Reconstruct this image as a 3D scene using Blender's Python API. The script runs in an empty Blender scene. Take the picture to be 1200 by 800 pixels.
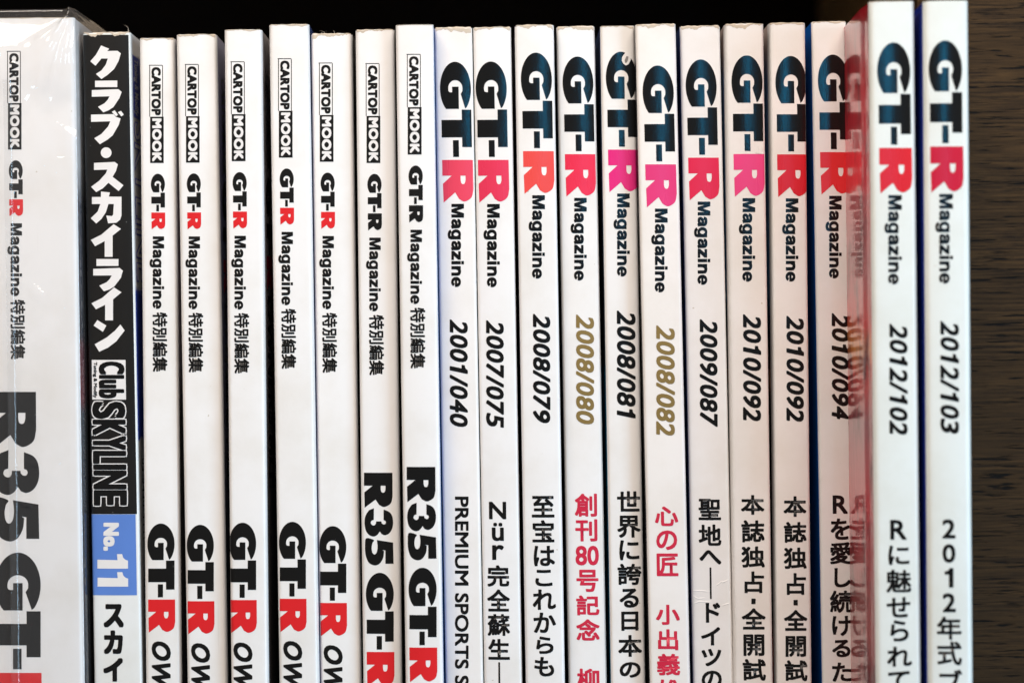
import bpy, bmesh, math, random
from mathutils import Vector, Matrix, noise
from mathutils.geometry import tessellate_polygon

S = bpy.context.scene
COL = S.collection
random.seed(7)

# ------------------------------------------------------------------ camera
D, ZC, FPX = 0.420, 0.184, 2100.0           # distance to the spines, height, focal length in 1/1200 frame widths
YAW, ROLL = 0.0095, 0.0157
C0 = Vector((0, -D, ZC))
FW = Vector((math.sin(YAW), math.cos(YAW), 0))
R0 = Vector((math.cos(YAW), -math.sin(YAW), 0))
ZU = Vector((0, 0, 1))
RT = R0 * math.cos(ROLL) - ZU * math.sin(ROLL)
UP = ZU * math.cos(ROLL) + R0 * math.sin(ROLL)
cd = bpy.data.cameras.new('camera')
cam = bpy.data.objects.new('camera', cd)
COL.objects.link(cam)
cam.matrix_world = Matrix(((RT.x, UP.x, -FW.x, C0.x), (RT.y, UP.y, -FW.y, C0.y), (RT.z, UP.z, -FW.z, C0.z), (0, 0, 0, 1)))
cd.sensor_width = 36.0
cd.lens = 36.0 * FPX / 1200.0
cd.clip_start, cd.clip_end = 0.01, 50
cd.dof.use_dof = True
cd.dof.focus_distance = 0.421
cd.dof.aperture_fstop = 7.0
S.camera = cam

# ------------------------------------------------------------------ world, lamps, exposure
W = bpy.data.worlds.new('World')
S.world = W
W.use_nodes = True
bg = W.node_tree.nodes['Background']
bg.inputs[0].default_value = (1.0, 0.95, 0.9, 1)
bg.inputs[1].default_value = 0.09

def area(name, loc, target, sx, sy, power, col):
    l = bpy.data.lights.new(name, 'AREA')
    l.shape = 'RECTANGLE'; l.size = sx; l.size_y = sy; l.energy = power; l.color = col
    o = bpy.data.objects.new(name, l); COL.objects.link(o)
    o.location = loc
    o.rotation_euler = (Vector(target) - Vector(loc)).to_track_quat('-Z', 'Y').to_euler()
    return o
area('ceiling_lamp', (-0.02, -0.43, 0.73), (0.0, 0.0, 0.20), 0.80, 0.34, 8.4, (1.0, 0.87, 0.77))
area('window_strip', (0.25, -1.60, 0.465), (0.03, 0.0, 0.22), 0.05, 0.19, 0.62, (0.01, 0.50, 0.95))
area('window_side', (1.15, -0.85, 0.02), (0.0, 0.0, 0.12), 0.6, 0.7, 14.5, (0.48, 0.75, 1.0))
S.view_settings.view_transform = 'Standard'
S.view_settings.look = 'None'
S.view_settings.exposure = 0.08
S.view_settings.gamma = 1.0

# ------------------------------------------------------------------ materials
def srgb(r, g, b):
    f = lambda c: (c / 255 / 12.92) if c / 255 <= 0.04045 else ((c / 255 + 0.055) / 1.055) ** 2.4
    return (f(r), f(g), f(b), 1)

class NT:
    def __init__(s, name):
        s.m = bpy.data.materials.new(name); s.m.use_nodes = True
        s.t = s.m.node_tree; s.b = s.t.nodes['Principled BSDF']; s.out = s.t.nodes['Material Output']
    def n(s, typ, **kw):
        x = s.t.nodes.new(typ)
        for k, v in kw.items(): setattr(x, k, v)
        return x
    def l(s, a, b): s.t.links.new(a, b)
    def coords(s, scale=(1, 1, 1), loc=(0, 0, 0)):
        tc = s.n('ShaderNodeTexCoord'); mp = s.n('ShaderNodeMapping')
        mp.inputs['Scale'].default_value = scale; mp.inputs['Location'].default_value = loc
        s.l(tc.outputs['Object'], mp.inputs[0]); return mp.outputs[0]
    def noise(s, vec, scale, detail=4, rough=0.55):
        x = s.n('ShaderNodeTexNoise'); x.inputs['Scale'].default_value = scale
        x.inputs['Detail'].default_value = detail; x.inputs['Roughness'].default_value = rough
        s.l(vec, x.inputs['Vector']); return x.outputs['Fac']
    def ramp(s, fac, stops, interp='LINEAR'):
        r = s.n('ShaderNodeValToRGB'); r.color_ramp.interpolation = interp
        e = r.color_ramp.elements
        while len(e) < len(stops): e.new(0.5)
        for i, (p, c) in enumerate(stops): e[i].position = p; e[i].color = c
        s.l(fac, r.inputs[0]); return r.outputs[0]
    def mix(s, fac, a, b, mode='MIX'):
        x = s.n('ShaderNodeMix', data_type='RGBA', blend_type=mode)
        for v, i in ((fac, 0), (a, 6), (b, 7)):
            if hasattr(v, 'links'): s.l(v, x.inputs[i])
            else: x.inputs[i].default_value = v
        return x.outputs[2]
    def bump(s, h, strength, dist):
        b = s.n('ShaderNodeBump'); b.inputs['Strength'].default_value = strength; b.inputs['Distance'].default_value = dist
        s.l(h, b.inputs['Height']); s.l(b.outputs[0], s.b.inputs['Normal'])

def print_material(name, col, rough=0.26, speck=0.0, coat=0.0, vary=0.06, seed=0.0, spec=0.5):
    """glossy printed card: fine fibre relief, slight mottling, a few dust specks"""
    k = NT(name); v = k.coords(loc=(seed, seed * 1.7, 0))
    vv = k.coords(scale=(1, 1, 0.12), loc=(seed, 0, 0))
    big = k.noise(v, 45, 4)
    dark = tuple(c * (1 - vary * 2) for c in col[:3]) + (1,)
    base = k.mix(k.ramp(big, [(0.3, (0, 0, 0, 1)), (0.72, (1, 1, 1, 1))]), dark, col)
    if speck:
        dots = k.ramp(k.noise(v, 900, 2, 0.7), [(0.735, (0, 0, 0, 1)), (0.76, (1, 1, 1, 1))])
        lift = tuple(min(1, c + speck) for c in col[:3]) + (1,) if col[0] < 0.3 else tuple(c * (1 - speck) for c in col[:3]) + (1,)
        base = k.mix(dots, base, lift)
    k.l(base, k.b.inputs['Base Color'])
    rr = k.n('ShaderNodeMapRange'); rr.inputs[3].default_value = rough - 0.05; rr.inputs[4].default_value = rough + 0.07
    k.l(k.noise(vv, 320, 3), rr.inputs[0]); k.l(rr.outputs[0], k.b.inputs['Roughness'])
    k.b.inputs['Coat Weight'].default_value = coat; k.b.inputs['Coat Roughness'].default_value = 0.12
    k.b.inputs['Specular IOR Level'].default_value = spec
    fib = k.n('ShaderNodeMath', operation='ADD')
    k.l(k.noise(vv, 700, 3), fib.inputs[0]); k.l(k.noise(v, 2600, 2), fib.inputs[1])
    k.bump(fib.outputs[0], 0.22, 0.00006)
    return k.m

def spine_white(name, tint, seed, topdirt=0.5):
    """white laminated spine stock: faint yellowing, smudges and rubbed specks"""
    k = NT(name); v = k.coords(loc=(seed, seed * 0.7, seed * 1.3)); vv = k.coords(scale=(1, 1, 0.1), loc=(seed, 0, 0))
    smudge = k.ramp(k.noise(v, 60, 5, 0.62), [(0.42, (0, 0, 0, 1)), (0.80, (1, 1, 1, 1))])
    base = k.mix(smudge, tint, (tint[0] * 0.90, tint[1] * 0.88, tint[2] * 0.84, 1))
    dots = k.ramp(k.noise(v, 520, 2, 0.6), [(0.765, (0, 0, 0, 1)), (0.79, (1, 1, 1, 1))])
    base = k.mix(dots, base, (0.52, 0.46, 0.38, 1))
    scr = k.ramp(k.noise(k.coords(scale=(1, 1, 0.03), loc=(seed * 3, 0, seed)), 420, 2), [(0.70, (0, 0, 0, 1)), (0.74, (1, 1, 1, 1))])
    sm = k.n('ShaderNodeMath', operation='MULTIPLY'); sm.inputs[1].default_value = 0.25
    k.l(scr, sm.inputs[0])
    base = k.mix(sm.outputs[0], base, (0.62, 0.60, 0.57, 1))
    k.l(base, k.b.inputs['Base Color'])
    rr = k.n('ShaderNodeMapRange'); rr.inputs[3].default_value = 0.24; rr.inputs[4].default_value = 0.44
    k.l(k.noise(v, 90, 4), rr.inputs[0]); k.l(rr.outputs[0], k.b.inputs['Roughness'])
    fib = k.n('ShaderNodeMath', operation='ADD')
    k.l(k.noise(vv, 600, 3), fib.inputs[0]); k.l(k.noise(v, 1800, 2), fib.inputs[1])
    k.bump(fib.outputs[0], 0.18, 0.00006)
    return k.m

def cover_art(name, stops, seed, blot=None, coat=0.35, rough=0.25, zs=0.26, wave=0.0, crough=0.03):
    """printed cover picture: colour fields changing up the cover plus blotches"""
    k = NT(name); tc = k.n('ShaderNodeTexCoord'); sp = k.n('ShaderNodeSeparateXYZ'); k.l(tc.outputs['Object'], sp.inputs[0])
    v = k.coords(loc=(seed, seed, seed))
    nz = k.noise(v, 40, 4)
    a = k.n('ShaderNodeMath', operation='DIVIDE'); a.inputs[1].default_value = zs; k.l(sp.outputs[2], a.inputs[0])
    b = k.n('ShaderNodeMath', operation='MULTIPLY_ADD'); b.inputs[1].default_value = 0.06; k.l(nz, b.inputs[0]); k.l(a.outputs[0], b.inputs[2])
    c = k.n('ShaderNodeMath', operation='SUBTRACT'); c.inputs[1].default_value = 0.03; k.l(b.outputs[0], c.inputs[0])
    base = k.ramp(c.outputs[0], stops)
    if blot:
        m = k.ramp(k.noise(k.coords(scale=(1, 1, 0.55), loc=(seed * 2, 0, 0)), 110, 4, 0.6), [(0.48, (0, 0, 0, 1)), (0.66, (1, 1, 1, 1))])
        base = k.mix(m, base, blot)
    k.l(base, k.b.inputs['Base Color'])
    k.b.inputs['Roughness'].default_value = rough
    k.b.inputs['Coat Weight'].default_value = coat; k.b.inputs['Coat Roughness'].default_value = crough
    k.bump(k.noise(v, 900, 3), 0.05, 0.00005)
    if wave:
        bp = k.n('ShaderNodeBump'); bp.inputs['Strength'].default_value = 1.0; bp.inputs['Distance'].default_value = wave
        k.l(k.noise(k.coords(scale=(1, 1.6, 0.45), loc=(seed, 2, 1)), 160, 3), bp.inputs['Height'])
        k.l(bp.outputs[0], k.b.inputs['Coat Normal'])
    return k.m

def paper(name, col):
    k = NT(name); v = k.coords(); vs = k.coords(scale=(1, 0.02, 0.02))
    base = k.mix(k.noise(vs, 2500, 2), tuple(c * 0.8 for c in col[:3]) + (1,), col)
    k.l(base, k.b.inputs['Base Color']); k.b.inputs['Roughness'].default_value = 0.85
    k.bump(k.noise(v, 1500, 4), 0.5, 0.0002)
    return k.m

def wood(name, dark, light, pore, ax=1):
    k = NT(name)
    sc = lambda a: (0.3, a, 1) if ax else (a, 0.3, 1)
    long1 = k.coords(scale=sc(0.012 if ax else 0.035)); long2 = k.coords(scale=sc(0.05 if ax else 0.12), loc=(3, 1, 2)); long3 = k.coords(scale=sc(0.022 if ax else 0.075), loc=(1, 5, 0))
    g = k.noise(long1, 1700, 6, 0.78)
    wide = k.noise(long2, 110, 4, 0.6)
    base = k.mix(k.ramp(g, [(0.40, (0, 0, 0, 1)), (0.60, (1, 1, 1, 1))]), dark, light)
    base = k.mix(k.ramp(wide, [(0.38, (0, 0, 0, 1)), (0.62, (0.65, 0.65, 0.65, 1))]), base, tuple(c * 0.55 for c in light[:3]) + (1,))
    p = k.ramp(k.noise(long3, 1150, 3, 0.6), [(0.56, (0, 0, 0, 1)), (0.64, (1, 1, 1, 1))])
    base = k.mix(p, base, pore)
    k.l(base, k.b.inputs['Base Color']); k.b.inputs['Roughness'].default_value = 0.6; k.b.inputs['Specular IOR Level'].default_value = 0.12
    inv = k.n('ShaderNodeMath', operation='SUBTRACT'); inv.inputs[0].default_value = 1.0; k.l(p, inv.inputs[1])
    hh = k.n('ShaderNodeMath', operation='ADD'); k.l(inv.outputs[0], hh.inputs[0]); k.l(g, hh.inputs[1])
    k.bump(hh.outputs[0], 0.6, 0.0002)
    return k.m

def film_material():
    k = NT('clear_film'); k.t.nodes.remove(k.b)
    tr = k.n('ShaderNodeBsdfTransparent'); tr.inputs[0].default_value = (1, 1, 1, 1)
    gl = k.n('ShaderNodeBsdfGlossy'); gl.inputs['Roughness'].default_value = 0.09
    df = k.n('ShaderNodeBsdfDiffuse'); df.inputs[0].default_value = (0.85, 0.85, 0.86, 1)
    fr = k.n('ShaderNodeLayerWeight'); fr.inputs[0].default_value = 0.5
    pw = k.n('ShaderNodeMath', operation='POWER'); pw.inputs[1].default_value = 4.0; k.l(fr.outputs['Facing'], pw.inputs[0])
    fm = k.n('ShaderNodeMath', operation='MULTIPLY_ADD'); fm.inputs[1].default_value = 0.8; fm.inputs[2].default_value = 0.07; k.l(pw.outputs[0], fm.inputs[0])
    bp = k.n('ShaderNodeBump'); bp.inputs['Strength'].default_value = 0.25; bp.inputs['Distance'].default_value = 0.0004
    k.l(k.noise(k.coords(), 70, 3), bp.inputs['Height'])
    k.l(bp.outputs[0], gl.inputs['Normal']); k.l(bp.outputs[0], fr.inputs['Normal'])
    m1 = k.n('ShaderNodeMixShader'); m1.inputs[0].default_value = 0.028
    k.l(tr.outputs[0], m1.inputs[1]); k.l(df.outputs[0], m1.inputs[2])
    m2 = k.n('ShaderNodeMixShader'); k.l(fm.outputs[0], m2.inputs[0]); k.l(m1.outputs[0], m2.inputs[1]); k.l(gl.outputs[0], m2.inputs[2])
    k.l(m2.outputs[0], k.out.inputs['Surface'])
    return k.m

BLACK = print_material('black_ink', (0.008, 0.008, 0.008, 1), 0.165, speck=0.06, spec=0.45)
BLACK_MATTE = print_material('matte_black_ink', (0.008, 0.0075, 0.007, 1), 0.38, speck=0.05, spec=0.2)
GREYBLACK = print_material('soft_black_print', (0.013, 0.012, 0.011, 1), 0.34, speck=0.14, spec=0.3)
WHITE_INK = print_material('white_print', (0.78, 0.76, 0.74, 1), 0.4)
GOLD = print_material('gold_ink', (0.23, 0.155, 0.045, 1), 0.38)
RED = print_material('red_ink', (0.70, 0.018, 0.022, 1), 0.30, speck=0.05)
CRIMSON = print_material('crimson_ink', (0.60, 0.020, 0.055, 1), 0.36)
BLUE_PRINT = print_material('blue_print', (0.105, 0.225, 0.60, 1), 0.38)
NAVY_PRINT = print_material('navy_print', (0.05, 0.07, 0.42, 1), 0.3)
COVER_INK = print_material('cover_black_ink', (0.006, 0.006, 0.008, 1), 0.3)
COVER_RED = print_material('cover_dark_red_ink', (0.40, 0.012, 0.05, 1), 0.3)
PAGES = paper('page_edges', (0.62, 0.55, 0.44, 1))
WORN = paper('worn_card', (0.60, 0.51, 0.40, 1))
CHIP = paper('bare_chipped_card', (0.82, 0.80, 0.78, 1))
CHIP_DARK = paper('grimy_chipped_card', (0.22, 0.21, 0.20, 1))
FILM = film_material()

# ------------------------------------------------------------------ projection helper and mesh helpers
def ray(px, py): return FW * FPX + RT * (px - 600) - UP * (py - 400)
def unproject(px, py, y):
    d = ray(px, py); t = (y - C0.y) / d.y
    return C0 + d * t

def link(name, me, mat, parent=None, smooth=False):
    o = bpy.data.objects.new(name, me); COL.objects.link(o)
    if mat: me.materials.append(mat)
    if smooth:
        for p in me.polygons: p.use_smooth = True
    o.parent = parent
    return o
def box_mesh(name, x0, x1, y0, y1, z0, z1, bev=0.0):
    bm = bmesh.new()
    r = bmesh.ops.create_cube(bm, size=1)
    for v in bm.verts:
        v.co = Vector(((x0 + x1) / 2 + v.co.x * (x1 - x0), (y0 + y1) / 2 + v.co.y * (y1 - y0), (z0 + z1) / 2 + v.co.z * (z1 - z0)))
    if bev: bmesh.ops.bevel(bm, geom=bm.edges[:], offset=bev, segments=2, affect='EDGES')
    me = bpy.data.meshes.new(name); bm.to_mesh(me); bm.free(); return me

# ------------------------------------------------------------------ lettering shapes (2D: list of verts, list of triangles)
_cache = {}
def text2d(body, bold=0.0, shear=0.0, spacing=1.0):
    key = (body, bold, shear, spacing)
    if key not in _cache:
        c = bpy.data.curves.new('t', 'FONT'); c.body = body; c.offset = bold; c.resolution_u = 4
        c.space_character = spacing; c.shear = shear; c.fill_mode = 'FRONT'
        o = bpy.data.objects.new('t', c); COL.objects.link(o)
        dg = bpy.context.evaluated_depsgraph_get(); dg.update()
        me = bpy.data.meshes.new_from_object(o.evaluated_get(dg))
        me.calc_loop_triangles()
        _cache[key] = ([(v.co.x, v.co.y) for v in me.vertices], [tuple(t.vertices) for t in me.loop_triangles])
        bpy.data.objects.remove(o); bpy.data.curves.remove(c); bpy.data.meshes.remove(me)
    return _cache[key]
def poly2d(loops):
    vs = [p for l in loops for p in l]
    tr = tessellate_polygon([[Vector((x, y, 0)) for x, y in l] for l in loops])
    return vs, [tuple(t) for t in tr]
def merge(items):
    V, F = [], []
    for v, f in items:
        n = len(V); V += list(v); F += [tuple(i + n for i in t) for t in f]
    return V, F
def bbox(v):
    xs = [p[0] for p in v]; ys = [p[1] for p in v]
    return min(xs), max(xs), min(ys), max(ys)
def rot_fit(shape, x0, x1, y0, y1, base=None, b=0.0):
    """upright lettering turned a quarter clockwise and fitted: text runs down y0..y1, its top faces x1.
    base=(lo,hi): the text heights that land on x0 and x1 (else the bounding box)"""
    v, f = shape; al, ar, c, d = bbox(v)
    if base: c, d = base
    x0 += b; x1 -= b; y0 += b; y1 -= b
    return [(x0 + (q - c) / (d - c) * (x1 - x0), y0 + (p - al) / (ar - al) * (y1 - y0), *l) for p, q, *l in v], f
def up_fit(shape, x0, x1, y0, y1):
    v, f = shape; a, b, c, d = bbox(v)
    return [(x0 + (p - a) / (b - a) * (x1 - x0), y1 - (q - c) / (d - c) * (y1 - y0)) for p, q in v], f
def img_fit(shape, x0, x1, y0, y1):
    v, f = shape; a, b, c, d = bbox(v)
    return [(x0 + (p - a) / (b - a) * (x1 - x0), y0 + (q - c) / (d - c) * (y1 - y0)) for p, q in v], f
def rect(x0, x1, y0, y1): return [(x0, y0), (x1, y0), (x1, y1), (x0, y1)], [(0, 1, 2), (0, 2, 3)]

# heavy slab logo letters, drawn as they lie on a spine (x right, y down)
def glyph_G():
    P = [(555, 705), (462, 705)]
    a0 = math.atan2((705 - 560) / 188, (462 - 532) / 112); a1 = math.atan2((700 - 560) / 188, (600 - 532) / 112) + 2 * math.pi
    for i in range(1, 40):
        a = a0 + (a1 - a0) * i / 40; P.append((532 + 112 * math.cos(a), 560 + 188 * math.sin(a)))
    P += [(600, 702), (570, 600), (582, 578)]
    for i in range(0, 17):
        a = -math.pi * i / 16; P.append((531.5 + 51.5 * math.cos(a), 557 + 55 * math.sin(a)))
    P += [(480, 572), (484, 583), (495, 588), (508, 587), (508, 548), (555, 548)]
    return poly2d([P])
def arc_pts(pts, n=3):
    """round off a polygon with a Catmull-Rom pass on points flagged by being 3-tuples"""
    out = []
    N = len(pts)
    for i in range(N):
        p1 = pts[i]; p2 = pts[(i + 1) % N]; out.append(p1[:2])
        if len(p1) == 3 and len(p2) == 3:
            p0 = pts[i - 1]; p3 = pts[(i + 2) % N]
            for k in range(1, n + 1):
                t = k / (n + 1); q = []
                for c in (0, 1):
                    m1 = (p2[c] - p0[c]) / 2 if len(p0) == 3 else (p2[c] - p1[c])
                    m2 = (p3[c] - p1[c]) / 2 if len(p3) == 3 else (p2[c] - p1[c])
                    q.append((2 * t**3 - 3 * t**2 + 1) * p1[c] + (t**3 - 2 * t**2 + t) * m1 + (-2 * t**3 + 3 * t**2) * p2[c] + (t**3 - t**2) * m2)
                out.append(tuple(q))
    return out
def glyph_T(): return poly2d([[(152, 290), (200, 290), (200, 472), (152, 472), (152, 425), (50, 425), (50, 340), (152, 340)]])
def glyph_R():
    return poly2d([arc_pts([(73, 47), (237, 47), (238, 190, 1), (227, 232, 1), (190, 253, 1), (160, 240, 1), (140, 208), (77, 258), (75, 165), (123, 125), (73, 125)]),
                   arc_pts([(170, 125), (197, 125), (197, 148, 1), (192, 163, 1), (183, 167, 1), (174, 162, 1), (170, 148, 1)])])
def glyph_3():
    o = lambda *p: tuple(p) + (1,)
    return poly2d([arc_pts([(130, 260), o(100, 272), o(80, 305), o(73, 345), o(80, 395), o(100, 425), o(128, 435), o(150, 425), o(165, 404), (166, 404), o(176, 420), o(197, 427), o(222, 415), o(240, 385), o(245, 345), o(238, 305), o(220, 282), o(188, 268),
                            (188, 333), o(199, 338), o(202, 349), o(196, 359), o(185, 359), o(176, 351), (175, 341), (143, 341), o(142, 355), o(133, 366), o(119, 364), o(111, 352), o(115, 338), o(129, 332)])])
def glyph_5():
    o = lambda *p: tuple(p) + (1,)
    return poly2d([arc_pts([o(85, 442), o(78, 490), o(82, 545), o(100, 590), o(135, 607), o(165, 595), o(185, 560), o(190, 520), (180, 513), (198, 516), (198, 597), (246, 597), (243, 468), o(148, 452), o(152, 490), o(148, 525), o(135, 540), o(122, 530), o(117, 500), o(122, 470), o(130, 452)])])
GG, GT, GR, G3, G5 = glyph_G(), glyph_T(), glyph_R(), glyph_3(), glyph_5()
def logo(x0, x1, y0, y1):
    """the GT- part and the R part of the logo inside a rectangle"""
    L = y1 - y0; w = x1 - x0
    gt = merge([img_fit(GG, x0, x0 + w * .975, y0, y0 + L * .335), img_fit(GT, x0 + w * .03, x0 + w * .975, y0 + L * .340, y0 + L * .606), rect(x0 + w * .38, x0 + w * .565, y0 + L * .557, y0 + L * .676)])
    return gt, img_fit(GR, x0 + w * .03, x1, y0 + L * .697, y1)
ONE = poly2d([[(0.15, 0), (0.27, 0), (0.27, 0.70), (0.17, 0.70), (0.155, 0.655), (0.12, 0.61), (0.07, 0.585), (0.0, 0.575), (0.0, 0.495), (0.15, 0.495)]])
def digits(body, shear=0.2):
    """sloped issue number on equal digit widths"""
    out = []; x = 0.0
    for ch in body:
        v, f = ONE if ch == '1' else text2d(ch)
        a, b, c, d = bbox(v); adv = 0.36 if ch == '/' else 0.56
        w = 0.30 if ch == '/' else (0.27 if ch == '1' else 0.46)
        o = x + (adv - w) / 2 - (0.05 if ch == '1' else 0)
        k = 0.70 / (d - c)
        out.append(([(o + (p - a) / (b - a) * w + shear * (q - c) * k, (q - c) * k) for p, q in v], f)); x += adv
    return merge(out)
def stroke(pts, w, n=5):
    """a flat-ended stroke of width w along a smoothed centre line"""
    P = []
    for i in range(len(pts) - 1):
        p1, p2 = pts[i], pts[i + 1]; p0 = pts[max(0, i - 1)]; p3 = pts[min(len(pts) - 1, i + 2)]
        for k in range(n):
            t = k / n
            P.append(tuple(((2 * t**3 - 3 * t**2 + 1) * p1[c] + (t**3 - 2 * t**2 + t) * (p2[c] - p0[c]) / 2 + (-2 * t**3 + 3 * t**2) * p2[c] + (t**3 - t**2) * (p3[c] - p1[c]) / 2) for c in (0, 1)))
    P.append(pts[-1]); V, F = [], []
    for i, p in enumerate(P):
        a, b = P[max(0, i - 1)], P[min(len(P) - 1, i + 1)]; d = Vector((b[0] - a[0], b[1] - a[1])).normalized()
        V += [(p[0] - d.y * w / 2, p[1] + d.x * w / 2), (p[0] + d.y * w / 2, p[1] - d.x * w / 2)]
        if i: k = 2 * i; F += [(k - 2, k - 1, k + 1), (k - 2, k + 1, k)]
    return V, F
def ring2d(cx, cy, rx, ry, wx, wy, a0=0, a1=360, n=32):
    V, F = [], []
    for i in range(n + 1):
        a = math.radians(a0 + (a1 - a0) * i / n); c, q = math.cos(a), math.sin(a)
        V += [(cx + rx * c, cy + ry * q), (cx + (rx - wx) * c, cy + (ry - wy) * q)]
        if i: k = 2 * i; F += [(k - 2, k - 1, k + 1), (k - 2, k + 1, k)]
    return V, F
def word_magazine():
    """the word in a heavy grotesque, 720 units to the capital; third value lifts overlapping strokes apart"""
    bx = lambda a, b, c, d: rect(a, b, c, d)
    G = {'M': (833, [poly2d([[(70, 0), (70, 720), (272, 720), (417, 215), (562, 720), (763, 720), (763, 0), (628, 0), (628, 560), (484, 0), (350, 0), (205, 560), (205, 0)]])]),
         'a': (556, [stroke([(105, 360), (125, 430), (185, 470), (275, 478), (370, 458), (425, 395), (436, 300), (438, 120), (446, 45), (462, 0)], 132), stroke([(436, 315), (370, 296), (250, 275), (150, 232), (108, 160), (128, 82), (205, 52), (300, 72), (385, 135), (432, 235)], 112)]),
         'g': (611, [ring2d(288, 262, 248, 276, 132, 106), bx(400, 540, -40, 525), stroke([(470, 0), (468, -70), (430, -130), (350, -158), (270, -160), (190, -140), (140, -95), (118, -55)], 118)]),
         'z': (500, [poly2d([[(45, 525), (460, 525), (460, 412), (222, 114), (470, 114), (470, 0), (30, 0), (30, 110), (268, 411), (45, 411)]])]),
         'i': (278, [bx(70, 208, 0, 525), bx(70, 208, 600, 720)]),
         'n': (611, [bx(65, 203, 0, 525), stroke([(150, 310), (185, 400), (245, 458), (325, 475), (405, 455), (458, 395), (472, 300), (472, 150), (472, 0)], 136)]),
         'e': (556, [ring2d(280, 262, 250, 276, 134, 108, -38, -360 + 5), bx(100, 522, 212, 306)])}
    V, F, x = [], [], 0
    for ch in 'Magazine':
        adv, parts = G[ch]
        for j, (v, f) in enumerate(parts):
            n = len(V); V += [(p[0] + x, p[1], j) for p in v]; F += [tuple(i + n for i in t) for t in f]
        x += adv - 6
    return V, F
MAGAZINE = word_magazine()
def K(pts, ox, oy, s=5.714): return poly2d([[(ox + x / s, oy + y / s) for x, y in pts]])
def circle(cx, cy, r, n=28): return poly2d([[(cx + r * math.cos(2 * math.pi * i / n), cy + r * math.sin(2 * math.pi * i / n)) for i in range(n)]])

def vertical(chars, xc, em, b_):
    """upright characters stacked down a spine: (char, top, bottom)"""
    out = []
    for ch, y0, y1 in chars:
        if ch == '|':
            out.append(rect(xc - 0.3, xc + 0.3, y0, y1)); continue
        if ch == '.':
            h = (y1 - y0) / 2 - b_; out.append(rect(xc - h, xc + h, y0, y1)); continue
        y0 += b_; y1 -= b_
        sh = ONE if ch == '1' else text2d(ch); a, b, c, d = bbox(sh[0])
        if ch.isascii() or ch == 'ü':
            w = (b - a) * (y1 - y0) / (d - c) * (1.06 if ch not in ('80',) else 1.0)
            if ch == '80': w = 26
            out.append(up_fit(sh, xc - w / 2, xc + w / 2, y0, y1))
        else:
            out.append(up_fit(sh, xc + (a - 0.5) * em, xc + (b - 0.5) * em, y0, y1))
    return merge(out)

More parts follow.
